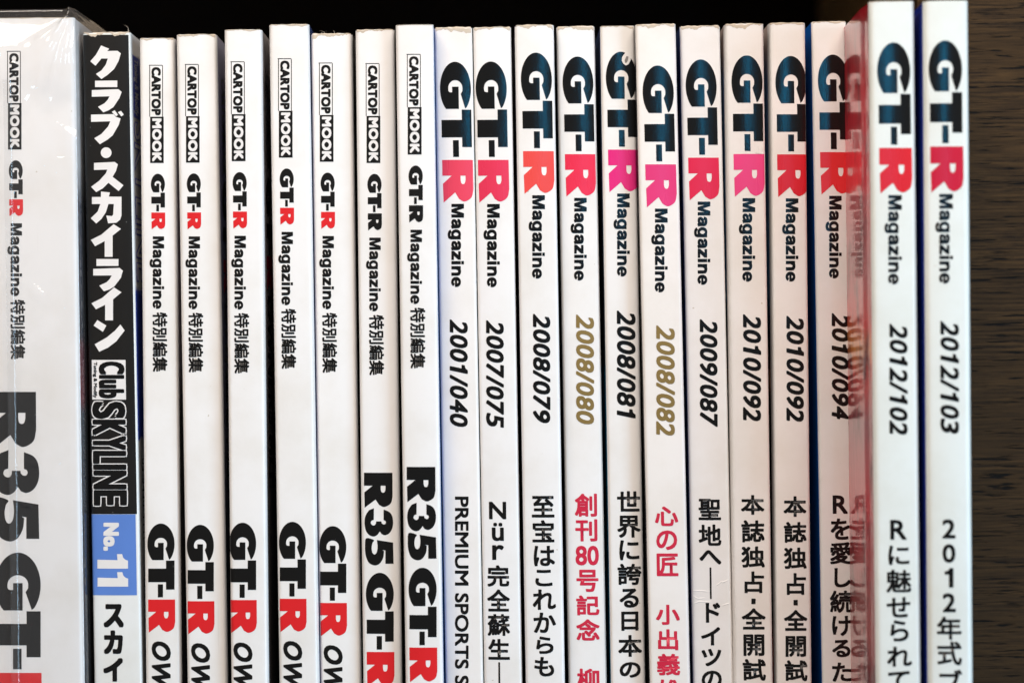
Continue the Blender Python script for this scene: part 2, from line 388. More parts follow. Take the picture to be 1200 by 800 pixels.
# ------------------------------------------------------------------ the magazine builder
class Magazine:
    """x across the spine, y into the shelf, z up; origin at the foot of the spine's middle"""
    def __init__(s, name, label, group, xl, xr, yt, xl670, scale, mat, left, right, yaw=0.0, bulge=0.00030, skew=0.0, r=0.0009, depth=0.186, wear=0.5, cat='magazine', cl=None, cr=None, hinge=0.0):
        s.p = D * (1 - 1 / scale)
        y = -s.p
        A = unproject(xl, yt, y); B = unproject(xl670, 670, y); Rr = unproject(xr, yt, y)
        lean = math.atan2(A.x - B.x, A.z - B.z)
        s.w = Rr.x - A.x
        s.H = A.z / math.cos(lean)
        ax = Vector((math.sin(lean), 0, math.cos(lean)))
        base = A - ax * s.H + Vector((s.w / 2, 0, 0)); base.z = 0
        s.root = bpy.data.objects.new(name, None); COL.objects.link(s.root)
        s.root.empty_display_size = 0.02
        s.root.location = base
        s.root.rotation_euler = (0, lean, yaw)
        s.root['label'] = label; s.root['category'] = cat
        if group: s.root['group'] = group
        s.M = Matrix.Translation(base) @ s.root.rotation_euler.to_matrix().to_4x4(); s.Mi = s.M.inverted()
        s.bulge, s.r, s.skew, s.seed = bulge, r, skew, random.uniform(0, 50)
        s.depth = depth
        w, H = s.w, s.H
        cs = [r * (1 - math.cos(math.pi / 2 * i / 5)) for i in range(6)]
        s.us = [-w / 2 + c for c in cs] + [-w / 2 + r + (w - 2 * r) * i / 16 for i in range(1, 16)] + [w / 2 - c for c in reversed(cs)]
        s.cl, s.cr = cl or r, cr or r
        s.bl = bulge * (1 + skew) ** 2 + s.cl; s.br = bulge * (1 - skew) ** 2 + s.cr
        s.back = max(s.bl, s.br)
        # spine
        nv = 90; bm = bmesh.new(); rows = []
        for j in range(nv + 1):
            t = j / nv; row = []
            for u in s.us:
                z = H * t
                if j == nv: z += wear * 0.00028 * noise.noise(Vector((u * 700, s.seed, 3))) - wear * 0.0002
                row.append(bm.verts.new((u, s.f(u, z), z)))
            rows.append(row)
        for j in range(nv):
            for i in range(len(s.us) - 1):
                bm.faces.new((rows[j][i], rows[j][i + 1], rows[j + 1][i + 1], rows[j + 1][i]))
        for row in (rows[0], rows[-1]):
            a = bm.verts.new((-w / 2 + .0003, s.bl + .0004, row[0].co.z)); b = bm.verts.new((w / 2 - .0003, s.br + .0004, row[0].co.z))
            own = [bm.verts.new(q.co) for q in row]
            bm.faces.new([*own, b, a]) if row is rows[-1] else bm.faces.new([*reversed(own), a, b])
        bmesh.ops.recalc_face_normals(bm, faces=bm.faces[:])
        me = bpy.data.meshes.new('spine'); bm.to_mesh(me); bm.free()
        s.spine = link('spine', me, mat, s.root)
        for p in me.polygons: p.use_smooth = len(p.vertices) == 4
        # covers and pages
        th = 0.00022
        for nm, sg, y0, mt in (('left cover board', -1, s.bl - .0001, left), ('right cover board', 1, s.br - .0001, right)):
            bm = bmesh.new(); prev = None
            fl = hinge if sg < 0 else 0.0
            for yy, dx in ((y0, 0), (y0 + .0035, fl * .25), (y0 + .0075, fl * .95), (y0 + .0085, fl), (depth, fl)):
                ring = [bm.verts.new((sg * (w / 2 + dx - o), yy, z)) for o, z in ((0, 0), (0, H - .0002), (th, H - .0002), (th, 0))]
                if prev:
                    for c in range(4): bm.faces.new((prev[c], prev[(c + 1) % 4], ring[(c + 1) % 4], ring[c]))
                else: bm.faces.new(ring)
                prev = ring
            bm.faces.new(prev); bmesh.ops.recalc_face_normals(bm, faces=bm.faces[:])
            me = bpy.data.meshes.new('cover'); bm.to_mesh(me); bm.free()
            link('cover', me, mt, s.root)['label'] = nm
        link('page_block', box_mesh('page_block', -w / 2 + th, w / 2 - th, s.back + 0.0003, depth - 0.001, 0.0004, H - 0.0009), PAGES, s.root)
        if wear > 0.05: s.worn_edge(wear)
    def f(s, u, z):
        t = 2 * u / s.w
        y = s.bulge * ((t - s.skew) ** 2)
        d = min(u + s.w / 2, s.w / 2 - u)
        if d < s.r: y += (s.cl if u < 0 else s.cr) * (1 - math.sqrt(max(0, 1 - ((s.r - d) / s.r) ** 2)))
        y += 0.00007 * noise.noise(Vector((u * 90, z * 25, s.seed))) + 0.00003 * noise.noise(Vector((u * 260, z * 70, s.seed + 9)))
        return y
    def local(s, px, py):
        o = s.Mi @ C0; d = s.Mi.to_3x3() @ ray(px, py)
        t = -o.y / d.y; q = o + d * t
        return q.x, q.z
    def worn_edge(s, amt):
        """rubbed card along the head of the spine where the lamination has gone"""
        bm = bmesh.new(); top, low = [], []
        n = 40
        for i in range(n + 1):
            u = -s.w / 2 + s.r * 0.4 + (s.w - 0.8 * s.r) * i / n
            h = amt * 0.0011 * max(0.12, 0.45 + 1.3 * noise.noise(Vector((u * 330, s.seed, 1))) + 0.5 * noise.noise(Vector((u * 1500, s.seed, 4))))
            zt = s.H + amt * 0.00018 * noise.noise(Vector((u * 900, s.seed, 8)))
            top.append(bm.verts.new((u, s.f(u, s.H) + 0.00015, zt)))
            low.append((bm.verts.new((u, s.f(u, s.H) - 0.00005, zt - h * 0.35)), bm.verts.new((u, s.f(u, s.H) - 0.00003, zt - 0.0001 - h))))
        bk = [bm.verts.new((v.co.x, s.back, v.co.z)) for v in top]
        for i in range(n):
            bm.faces.new((low[i][0], low[i + 1][0], top[i + 1], top[i]))
            bm.faces.new((low[i][1], low[i + 1][1], low[i + 1][0], low[i][0]))
            bm.faces.new((top[i], top[i + 1], bk[i + 1], bk[i]))
        me = bpy.data.meshes.new('worn_edge'); bm.to_mesh(me); bm.free()
        link('worn_edge', me, WORN, s.root)
    def put(s, name, shape, mat, layer=1, label=None, b=0.0):
        """lay a flat 2D shape (picture coordinates) on the curved spine"""
        v, f = shape
        if not f: return None
        bm = bmesh.new()
        # bold weights: the letter drawn again a hair's breadth round itself, each copy 1.5 micron prouder
        offs = [(0, 0)]
        for q in ([b, b / 2] if b > 1.2 else [b] if b else []):
            c = 0.88 * q; offs += [(q, 0), (-q, 0), (0, q), (0, -q), (c, c), (c, -c), (-c, c), (-c, -c)]
        for c, (ox, oy) in enumerate(offs):
            vs = []
            for px, py, *l in v:
                x, z = s.local(px + ox, py + oy); vs.append(bm.verts.new((x, 1.5e-6 * (c + (l[0] if l else 0)), z)))
            for t in f:
                if len(set(t)) == 3:
                    A, B, C = (vs[i] for i in t)
                    ar = (B.co.x - A.co.x) * (C.co.z - A.co.z) - (B.co.z - A.co.z) * (C.co.x - A.co.x)
                    if abs(ar) < 1e-13: continue
                    try: bm.faces.new((A, B, C) if ar > 0 else (A, C, B))      # all face the reader
                    except ValueError: pass
        bmesh.ops.dissolve_degenerate(bm, dist=1e-7, edges=bm.edges[:])
        xs = [q.co.x for q in bm.verts]; lo, hi = min(xs), max(xs)
        for u in s.us[1:-1] + [-s.w / 2, s.w / 2]:
            if lo < u < hi:
                bmesh.ops.bisect_plane(bm, geom=bm.verts[:] + bm.edges[:] + bm.faces[:], dist=1e-7, plane_co=(u, 0, 0), plane_no=(1, 0, 0))
        zs = [q.co.z for q in bm.verts]; zl, zh = min(zs), max(zs)
        k = math.ceil(zl / 0.004)
        while k * 0.004 < zh:
            bmesh.ops.bisect_plane(bm, geom=bm.verts[:] + bm.edges[:] + bm.faces[:], dist=1e-7, plane_co=(0, 0, k * 0.004), plane_no=(0, 0, 1)); k += 1
        h = s.w / 2
        for q in bm.verts:
            e = 0.00003 * layer + 0.00001 + q.co.y
            x, z = q.co.x, q.co.z
            if abs(x) >= h - 1e-6:
                sg = 1 if x > 0 else -1
                q.co = Vector((sg * (h + e), s.f(sg * h, z) + (abs(x) - h), z))
            else:
                du = 1e-5; g = (s.f(min(h, x + du), z) - s.f(max(-h, x - du), z)) / (2 * du)
                nrm = Vector((g, -1)).normalized()
                q.co = Vector((x + nrm.x * e, s.f(x, z) + nrm.y * e, z))
        me = bpy.data.meshes.new(name); bm.to_mesh(me); bm.free()
        o = link(name, me, mat, s.root, smooth=True)
        if label: o['label'] = label
        return o
    def side(s, name, shape, mat, layer=1, right=True, d0=0.0015):
        """lay a 2D shape on a cover: x in mm behind the spine corner, y a picture row"""
        v, f = shape; bm = bmesh.new(); vs = []
        sg = 1 if right else -1
        for a, py in v:
            _, z = s.local(600, py)
            vs.append(bm.verts.new((sg * (s.w / 2 + 0.00003 * layer), (s.br if right else s.bl) + d0 + a / 1000, z)))
        for t in f:
            try: bm.faces.new([vs[i] for i in t])
            except ValueError: pass
        me = bpy.data.meshes.new(name); bm.to_mesh(me); bm.free()
        return link(name, me, mat, s.root)
    def fibre(s, px, L=0.0016, bend=0.5):
        """a paper fibre standing up from the head of the spine"""
        x, _ = s.local(px, 60); x = max(-s.w / 2 + 0.0006, min(s.w / 2 - 0.0006, x))
        bm = bmesh.new(); prev = None
        for i in range(7):
            t = i / 6; c = Vector((x + bend * L * t * t * math.cos(t * 3), s.f(x, s.H) + 0.0003, s.H - 0.0004 + L * t * (1 - 0.3 * t)))
            rr = 0.00006 * (1 - 0.6 * t); ring = [bm.verts.new(c + Vector((rr * math.cos(a), rr * math.sin(a), 0))) for a in (0, 2.1, 4.2)]
            if prev:
                for k in range(3): bm.faces.new((prev[k], prev[(k + 1) % 3], ring[(k + 1) % 3], ring[k]))
            prev = ring
        me = bpy.data.meshes.new('paper_fibre'); bm.to_mesh(me); bm.free()
        link('paper_fibre', me, WORN, s.root)

def c4(r, g, b): return (r, g, b, 1)
def plain(c): return [(0, c), (1, c)]
def zfrac(py, H=0.258): return unproject(600, py, 0).z / 0.26

# ------------------------------------------------------------------ bookshelf
shelf = bpy.data.objects.new('bookshelf', None); COL.objects.link(shelf)
shelf['label'] = 'dark brown wood-grain bookshelf bay holding the row of magazines'; shelf['category'] = 'bookshelf'
WOOD = wood('dark_oak_veneer', srgb(106, 84, 56), srgb(196, 166, 122), srgb(44, 34, 23))
SHADED_BACK = print_material('shaded_back_board', (0.010, 0.006, 0.004, 1), 0.6, spec=0.1)  # near-black colour carries the shade behind the magazines
STILE = wood('dark_oak_stile', srgb(22, 15, 9), srgb(72, 53, 30), srgb(8, 6, 4), 0)
XW = 0.1245
link('front_stile', box_mesh('front_stile', 0.1040, 0.162, 0.014, 0.032, -0.018, 0.42, 0.0006), STILE, shelf)
link('side_panel', box_mesh('side_panel', XW, XW + 0.018, 0.0322, 0.262, -0.018, 0.42, 0.0008), WOOD, shelf)
link('shelf_board', box_mesh('shelf_board', -0.32, 0.1038, -0.044, 0.2555, -0.018, 0.0, 0.0005), WOOD, shelf)
link('back_panel', box_mesh('back_panel', -0.32, XW - 0.0002, 0.256, 0.262, -0.018, 0.42), SHADED_BACK, shelf)
link('unseen_upper_shelf_board', box_mesh('unseen_upper_shelf_board', -0.32, XW - 0.0002, 0.03, 0.2555, 0.345, 0.363, 0.0005), WOOD, shelf)  # out of view, added to keep lamp light off the back panel

# ------------------------------------------------------------------ wrapped mook at the left
def whites(i, tint=(0.80, 0.79, 0.775, 1)): return spine_white('spine_white_%d' % i, tint, i * 3.7)
DK = cover_art('cover_charcoal', [(0, c4(.02, .02, .022)), (.6, c4(.035, .033, .035)), (1, c4(.05, .048, .05))], 1.0)
def cartop_head(m, x, y, k, black_R=False, ghost=False):
    """publisher badge and series line; (x,y) = badge corner in the picture, k = size"""
    sl = 0.0157
    def X(u, v): return x + u * k + sl * v * k
    def fit(shape, u0, u1, v0, v1, base=None, b=0):
        vm = (v0 + v1) / 2
        return rot_fit(shape, X(u0, vm), X(u1, vm), y + v0 * k, y + v1 * k, base, b)
    def R_(u0, u1, v0, v1): return rect(X(u0, (v0 + v1) / 2), X(u1, (v0 + v1) / 2), y + v0 * k, y + v1 * k)
    t = 0.85
    m.put('badge_frame', merge([R_(0, 15.9, 0, t), R_(0, t, t, 61), R_(15.9 - t, 15.9, t, 61)]), BLACK_MATTE)
    m.put('badge_block', R_(0, 15.9, 61, 115.4), BLACK_MATTE)
    m.put('badge_lettering', fit(text2d('CARTOP', 0, 0, 1.08), 2.4, 13.5, 2.6, 59.4, b=.8), BLACK_MATTE, b=.8)
    m.put('badge_lettering', fit(text2d('MOOK', 0, 0, 1.1), 2.4, 13.5, 63.0, 113.8, b=.8), WHITE_INK, 2, b=.8)
    gt, r = logo(X(-.2, 160), X(16.6, 160), y + 128 * k, y + 193.5 * k)
    m.put('logo_lettering', gt, BLACK_MATTE); m.put('logo_initial', r, BLACK_MATTE if black_R else RED)
    m.put('series_lettering', fit(MAGAZINE, 0.7, 14.0, 201.7, 287, (0, 720), b=.36), BLACK_MATTE, b=.36)
    m.put('series_lettering', fit(text2d('特別編集'), -0.9, 16.5, 291, 361, b=.5), BLACK_MATTE, b=.5)

m = Magazine('mook', 'thick white mook sealed in clear crinkled plastic film', None, -47, 86.5, 22, -37.6, 1.0, whites(1, (0.80, 0.785, 0.77, 1)),
             DK, cover_art('cover_pale', [(0, c4(.05, .05, .055)), (zfrac(470), c4(.06, .06, .07)), (zfrac(455), c4(.25, .02, .03)), (zfrac(395), c4(.18, .02, .03)), (zfrac(385), c4(.05, .05, .06)), (zfrac(230), c4(.10, .10, .13)), (zfrac(190), c4(.75, .73, .72)), (1, c4(.75, .73, .72))], 2.0),
             bulge=0.0003, r=0.0012, wear=0.2, cat='mook')
cartop_head(m, 8, 60, 1.0)
m.put('title_lettering', merge([img_fit(GR, -8.6, 42.4, 459, 525), img_fit(G3, -8, 46, 527, 579.5), img_fit(G5, -7, 46, 582, 634)]), BLACK)
gt, r = logo(-5.5, 49, 647, 849)
m.put('title_lettering', gt, BLACK); m.put('title_initial', r, RED)
LEFT = m

# clear film round it
def film_sleeve(m):
    root = bpy.data.objects.new('plastic_sleeve', None); COL.objects.link(root)
    root.location = m.root.location; root.rotation_euler = m.root.rotation_euler
    root['label'] = 'clear crinkled plastic film wrapped around the thick mook'; root['category'] = 'plastic wrap'
    w, H = m.w, m.H; g = 0.0005
    corner = Vector(m.local(87, 17)); knot = Vector(m.local(22, 93))
    folds = []
    rnd = random.Random(3)
    for i in range(16):
        a = corner; b = knot + Vector((rnd.uniform(-0.004, 0.012), rnd.uniform(-0.006, 0.010)))
        folds.append((a, b, rnd.uniform(.0003, .0009), rnd.uniform(.0004, .0010)))
    folds += [(Vector(m.local(-5, 75)), Vector(m.local(24, 98)), .0003, .0003), (Vector(m.local(24, 98)), Vector(m.local(52, 112)), .0003, .0008),
              (Vector(m.local(57, 337)), Vector(m.local(78, 362)), .00035, .00022), (Vector(m.local(78, 370)), Vector(m.local(28, 402)), .0003, .0004),
              (Vector(m.local(18, 478)), Vector(m.local(42, 492)), .0003, .0003), (Vector(m.local(20, 470)), Vector(m.local(85, 512)), .0002, .0003),
              (Vector(m.local(5, 445)), Vector(m.local(80, 449)), .0001, .0003)]
    for i in range(26):
        a = Vector((rnd.uniform(-w / 2, w / 2), rnd.uniform(0.10, H - 0.004))); an = rnd.choice((rnd.uniform(-.5, .5), rnd.uniform(-.3, .6), rnd.uniform(.5, 1.0)))
        folds.append((a, a + Vector((math.cos(an), -math.sin(an))) * rnd.uniform(.004, .014), rnd.uniform(.0002, .0006), rnd.uniform(.00022, .0006)))
    def disp(x, z):
        d = 0.00035 * noise.noise(Vector((x * 60, z * 30, 4))) + 0.0005
        p = Vector((x, z))
        for a, b, amp, wd in folds:
            ab = b - a; t = max(0, min(1, (p - a).dot(ab) / ab.length_squared)); q = a + ab * t
            k = (p - q).length / (wd * (0.35 + 0.9 * t))
            if k < 3: d += amp * math.exp(-k * k) * min(1, t * 5 + 0.08)
        # air trapped under the film near the head, sloping back to the book's edge
        c = H - 0.0085 + 0.002 * noise.noise(Vector((x * 140, 2, 5))); kx = 0.75 + 0.45 * noise.noise(Vector((x * 110, 5, 2)))
        d += 0.0030 * max(0.1, kx) * math.exp(-((z - c) / 0.0052) ** 2)
        d += 0.0006 * max(0, noise.noise(Vector((x * 260, z * 140, 11)))) * math.exp(-((z - H + 0.02) / 0.02) ** 2)
        return d
    # one skin: front, right, back of the wrap and a puckered lid above the book's head
    bm = bmesh.new(); nu, nv = 120, 420; HT = H + 0.0017
    rows = []
    for j in range(nv + 1):
        z = -0.0 + (HT) * (j / nv) ** 0.8 if False else HT * j / nv
        z = max(z, 0.0005)
        row = []
        for i in range(nu + 1):
            x = -w / 2 - g + (w + 2 * g) * i / nu
            row.append(bm.verts.new((x, -0.0004 - disp(x, min(z, H)) , z)))
        for i in range(1, 14):
            t = i / 13; x = w / 2 + g + 0.0003 * noise.noise(Vector((t * 9, z * 40, 2))) + 0.0002
            row.append(bm.verts.new((x, m.depth * t ** 1.6, z)))
        rows.append(row)
    for j in range(nv):
        for i in range(len(rows[0]) - 1):
            bm.faces.new((rows[j][i], rows[j][i + 1], rows[j + 1][i + 1], rows[j + 1][i]))
    # lid
    tl = rows[-1][:nu + 1]; back = [bm.verts.new((v.co.x, m.depth, HT + 0.0002)) for v in tl]
    mid = [bm.verts.new((v.co.x, 0.02, HT + 0.0004 + 0.0005 * noise.noise(Vector((v.co.x * 250, 3, 1))))) for v in tl]
    for i in range(nu):
        bm.faces.new((tl[i], tl[i + 1], mid[i + 1], mid[i])); bm.faces.new((mid[i], mid[i + 1], back[i + 1], back[i]))
    me = bpy.data.meshes.new('film'); bm.to_mesh(me); bm.free()
    me.flip_normals() if me.polygons[0].normal.y > 0 else None
    link('film', me, FILM, root, smooth=True)
    # overlap seam: a doubled, slightly lifted strip down the spine
    bm = bmesh.new(); prev = None
    for j in range(121):
        py = 95 + (1310 - 95) * j / 120
        x0, z = m.local(13 + 0.0157 * (py - 400) * 0.9 + 1.2 * noise.noise(Vector((py * .02, 0, 0))), py); z = max(z, .001)
        ring = [bm.verts.new((x0 + dx, -0.0010 - disp(x0, z) * 0.6 - dy, z)) for dx, dy in ((-.0007, -.0002), (-.0005, .00045), (.0001, .00035), (.0008, .0004), (.0011, .00055), (.0013, -.0002))]
        if prev:
            for k in range(5): bm.faces.new((prev[k], prev[k + 1], ring[k + 1], ring[k]))
        prev = ring
    me = bpy.data.meshes.new('seam'); bm.to_mesh(me); bm.free()
    link('seam', me, FILM, root, smooth=True)
film_sleeve(LEFT)

# ------------------------------------------------------------------ black-spined magazine
m = Magazine('magazine', 'black-spined magazine with white katakana title and a blue number 11 block', None, 96.3, 152.5, 38, 107.6, 0.992, whites(2, (0.74, 0.75, 0.73, 1)), DK,
             cover_art('cover_club', [(0, c4(.62, .62, .60)), (zfrac(512), c4(.62, .62, .60)), (zfrac(510), c4(.05, .09, .50)), (zfrac(330), c4(.05, .09, .50)), (zfrac(327), c4(.78, .78, .78)), (1, c4(.82, .80, .77))], 3.0),
             bulge=0.00035, r=0.0006, wear=1.3)
def X(px, py): return px + 0.0177 * (py - 38)
def quad(xa, xb, y0, y1): return [(X(xa, y0), y0), (X(xb, y0), y0), (X(xb, y1), y1), (X(xa, y1), y1)], [(0, 1, 2), (0, 2, 3)]
def panel(xa, xb, y0, y1, n=24):
    V, F = [], []
    for i in range(n + 1):
        y = y0 + (y1 - y0) * i / n; V += [(X(xa, y), y), (X(xb, y), y)]
        if i: k = 2 * i; F += [(k - 2, k - 1, k + 1), (k - 2, k + 1, k)]
    return V, F
m.put('black_panel', panel(96.9, 150.2, 41, 602), GREYBLACK)
m.put('number_panel', panel(96.9, 148.6, 602.4, 697), BLUE_PRINT)
kata = [K([(163, 78), (218, 100), (203, 115), (272, 113), (294, 130), (280, 180), (250, 235), (205, 275), (165, 302), (128, 268), (165, 245), (195, 205), (208, 165), (165, 165), (125, 213), (90, 183), (128, 140)], 90, 40),
        K([(122, 314), (271, 312), (271, 356), (122, 356)], 90, 40),
        K([(100, 376), (278, 370), (300, 388), (285, 430), (245, 490), (212, 512), (178, 525), (142, 488), (185, 465), (206, 443), (220, 418), (100, 420)], 90, 40),
        K([(95, 540), (247, 537), (262, 556), (293, 565), (280, 610), (240, 680), (205, 708), (155, 738), (117, 698), (165, 670), (210, 620), (225, 585), (95, 588)], 90, 40),
        K([(235, 522), (254, 511), (276, 541), (263, 552)], 90, 40), K([(275, 524), (296, 515), (314, 540), (298, 552)], 90, 40),
        circle(90 + 197 / 5.714, 170 + 52 / 5.714, 36 / 5.714),
        K([(115, 120), (255, 114), (275, 130), (262, 175), (240, 213), (312, 270), (280, 308), (212, 253), (175, 290), (130, 315), (95, 280), (150, 240), (195, 190), (205, 165), (115, 167)], 90, 170),
        K([(162, 312), (222, 318), (215, 346), (299, 346), (299, 470), (290, 500), (265, 520), (210, 524), (198, 472), (235, 476), (244, 465), (248, 395), (212, 395), (195, 450), (165, 495), (130, 525), (93, 490), (140, 445), (158, 395), (101, 395), (101, 348), (162, 348)], 90, 170),
        K([(247, 530), (296, 562), (240, 606), (240, 748), (187, 748), (187, 643), (122, 677), (93, 635), (165, 600)], 90, 170),
        K([(131, 20), (279, 20), (279, 66), (131, 66)], 90, 300),
        K([(109, 86), (287, 80), (308, 98), (295, 145), (250, 205), (218, 224), (182, 236), (150, 198), (200, 175), (220, 155), (235, 130), (109, 130)], 90, 300),
        K([(250, 210), (299, 243), (243, 290), (243, 430), (190, 430), (190, 326), (128, 356), (97, 316), (170, 280)], 90, 300),
        K([(137, 428), (198, 465), (175, 507), (112, 465)], 90, 300),
        K([(292, 458), (320, 498), (265, 570), (210, 612), (150, 640), (119, 590), (200, 545), (255, 500)], 90, 300)]
m.put('title_lettering', merge(kata), WHITE_INK, 2)
m.put('name_plate', [(107.3, 421.6), (147, 421.6), (147.6, 468), (108, 468)] and ([(107.3, 421.6), (147, 421.6), (147.6, 468), (108, 468)], [(0, 1, 2), (0, 2, 3)]), WHITE_INK, 2)
m.put('name_lettering', rot_fit(text2d('Club', 0, 0, 1.1), 115.6, 146, 423.3, 466.7, b=1.4), BLACK, 3, b=1.4)
m.put('name_lettering', rot_fit(text2d('Tuning & Modify'), 108.6, 114, 424, 466, (-.2, .7), b=.25), BLACK, 3, b=.25)
yy = [470, 491, 510, 527.5, 543.5, 550.5, 573.5, 592.5]
for ch, a, b in zip('SKYLINE', yy[:-1], yy[1:]):
    xc = 0.0177 * ((a + b) / 2 - 530)
    m.put('name_lettering', rot_fit(text2d(ch), 107.6 + xc, 149 + xc, a - 0.9, b + 0.9, b=2.9), WHITE_INK, 2, b=2.9)
    m.put('name_lettering', rot_fit(text2d(ch), 107.6 + xc, 149 + xc, a - 0.9, b + 0.9, b=2.9), BLACK, 3.2, b=1.75)
m.put('number_lettering', rot_fit(text2d('No.', 0, 0, 1.1), 121, 139.5, 612, 645, b=1.5), WHITE_INK, 2, b=1.5)
one = [(113, 543), (225, 545), (222, 512), (250, 512), (256, 532), (268, 543), (282, 548), (282, 592), (113, 592)]
m.put('number_lettering', K(one, 90, 540, 4.706), WHITE_INK, 2)
m.put('number_lettering', K([(x + 1, y + 99) for x, y in one], 90, 540, 4.706), WHITE_INK, 2)
m.put('subtitle_lettering', vertical([('ス', 707, 735), ('カ', 738, 766), ('イ', 770, 798), ('ラ', 802, 830), ('イ', 834, 862), ('ン', 866, 892)], 133.2, 26, 1.6), BLACK, 1, b=1.6)
m.side('cover_panel', rect(0.2, 9.0, 55, 128), NAVY_PRINT, d0=0.001)
m.side('cover_lettering', rot_fit(text2d('Tuning & Modify', 0.02), 0.8, 6.5, 58, 125), WHITE_INK, 2, d0=0.001)
m.side('cover_lettering', rot_fit(text2d('SKYLINE', 0.03), 0.2, 14, 132, 322), NAVY_PRINT, 1, d0=0.001)
m.side('cover_lettering', rot_fit(text2d('SKYLINE', -0.005), 1.0, 13.2, 134, 320), WHITE_INK, 2, d0=0.001)
m.side('cover_lettering', rot_fit(text2d('03-5430-4441', 0.01), 3.0, 6.4, 530, 626), BLACK, 1, d0=0.001)
m.side('cover_lettering', rot_fit(text2d('03-5430-4440', 0.01), 3.0, 6.4, 668, 762), BLACK, 1, d0=0.001)
m.fibre(160, 0.003, 0.3); m.fibre(150, 0.0012, -0.4)

# ------------------------------------------------------------------ white mooks with the boxed badge
LAV = cover_art('cover_lavender', [(0, c4(.06, .055, .05)), (zfrac(480), c4(.14, .12, .12)), (zfrac(420), c4(.50, .42, .46)), (zfrac(260), c4(.80, .62, .70)), (zfrac(120), c4(.80, .72, .84)), (1, c4(.84, .78, .86))], 5)
PUR = cover_art('cover_violet', [(0, c4(.05, .05, .06)), (zfrac(600), c4(.10, .10, .13)), (zfrac(300), c4(.34, .34, .48)), (zfrac(150), c4(.46, .44, .70)), (1, c4(.70, .68, .84))], 6)
BRN = cover_art('cover_umber', [(0, c4(.04, .035, .035)), (zfrac(500), c4(.16, .14, .14)), (zfrac(200), c4(.40, .36, .36)), (zfrac(90), c4(.60, .54, .52)), (1, c4(.8, .76, .74))], 7, blot=c4(.10, .09, .09))
NVY = cover_art('cover_navy', plain(c4(.05, .08, .22)), 8)
GRY = cover_art('cover_grey', [(0, c4(.02, .02, .02)), (.7, c4(.10, .09, .09)), (1, c4(.35, .32, .30))], 9)
TAN = cover_art('cover_tan', [(0, c4(.06, .055, .05)), (.6, c4(.25, .21, .14)), (1, c4(.40, .36, .25))], 10)
BLU = cover_art('cover_blue', plain(c4(.03, .16, .50)), 11)
g5 = 'white mooks with a boxed badge'
mooks = [  # xl xr yt xl670 scale badge(x,y,k) left right yaw bulge skew wear
    ('white mook with two-colour logo, first after the black-spined magazine', 163, 204.5, 45, 169.3, 0.992, (174.6, 76.3, 0.995), DK, LAV, .000, .0004, -.3, .5, 613),
    ('white mook with two-colour logo, second after the black-spined magazine', 206.3, 253.5, 40.5, 217, 0.996, (216.6, 75.3, 1.0), DK, PUR, .004, .0004, -.2, .6, 614.5),
    ('white mook with two-colour logo, third after the black-spined magazine', 262.6, 306.6, 35, 269.3, 1.003, (270.2, 72.2, 1.012), DK, BRN, -.003, .0003, -.2, .3, 612),
    ('white mook with two-colour logo, fourth after the black-spined magazine, standing taller than its neighbours', 315, 362, 28.8, 325, 1.002, (325.4, 68.6, 1.007), DK, NVY, .002, .0003, -.1, .5, 611),
    ('white mook with two-colour logo and fluffy frayed head, fifth after the black-spined magazine', 364, 412.5, 39.5, 373.2, 0.998, (373.4, 73.6, 1.006), NVY, GRY, .000, .0004, -.2, 1.0, 616)]
for lab, xl, xr, yt, xb, sc, (bx, by, bk), le, ri, yaw, bu, sk, we, ly in mooks:
    m = Magazine('mook', lab, g5, xl, xr, yt, xb, sc, whites(len(bpy.data.materials)), le, ri, yaw, bu * .55, sk, 0.0009, 0.186, we, 'mook', cr=0.0013)
    cartop_head(m, bx, by, bk)
    xg = bx - 8 * bk + (xb - xl) / (670 - yt) * (677 - by)
    gt, r = logo(xg, xg + 32.5, ly, ly + 128.3 * bk)
    m.put('title_lettering', gt, BLACK_MATTE); m.put('title_initial', r, RED)
    yo = ly + 138.5 * bk
    m.put('title_lettering', rot_fit(text2d('OWNERS FILE', 0, 0.28, 1.1), xg + 5, xg + 27.5, yo, yo + 186, b=1.1), BLACK_MATTE, b=1.1)
    if ri in (PUR, BRN):
        dy = 0 if ri is PUR else -2
        m.side('cover_lettering', rot_fit(text2d('CARTOPMOOK', 0.03), 3, 9.5, 81 + dy, 197 + dy), COVER_INK)
        gt, r = logo(1.5, 12.5, 203 + dy, 338 + dy)
        m.side('cover_lettering', gt, COVER_INK); m.side('cover_initial', r, COVER_RED)
        m.side('cover_lettering', rot_fit(text2d('OWNERS FILE', 0.03, 0.2), 2, 12, 345 + dy, 575 + dy), COVER_INK)
    if 'fluffy' in lab:
        for q, L, b in ((377, .0014, -.9), (380, .0016, .7), (392, .0016, .2), (395, .0010, -.6), (408, .0008, .5)): m.fibre(q, L, b)
    if 'taller' in lab: m.fibre(349, .0009, .8); m.fibre(352, .0007, -.6)
g2 = 'white mooks with the large number 35'
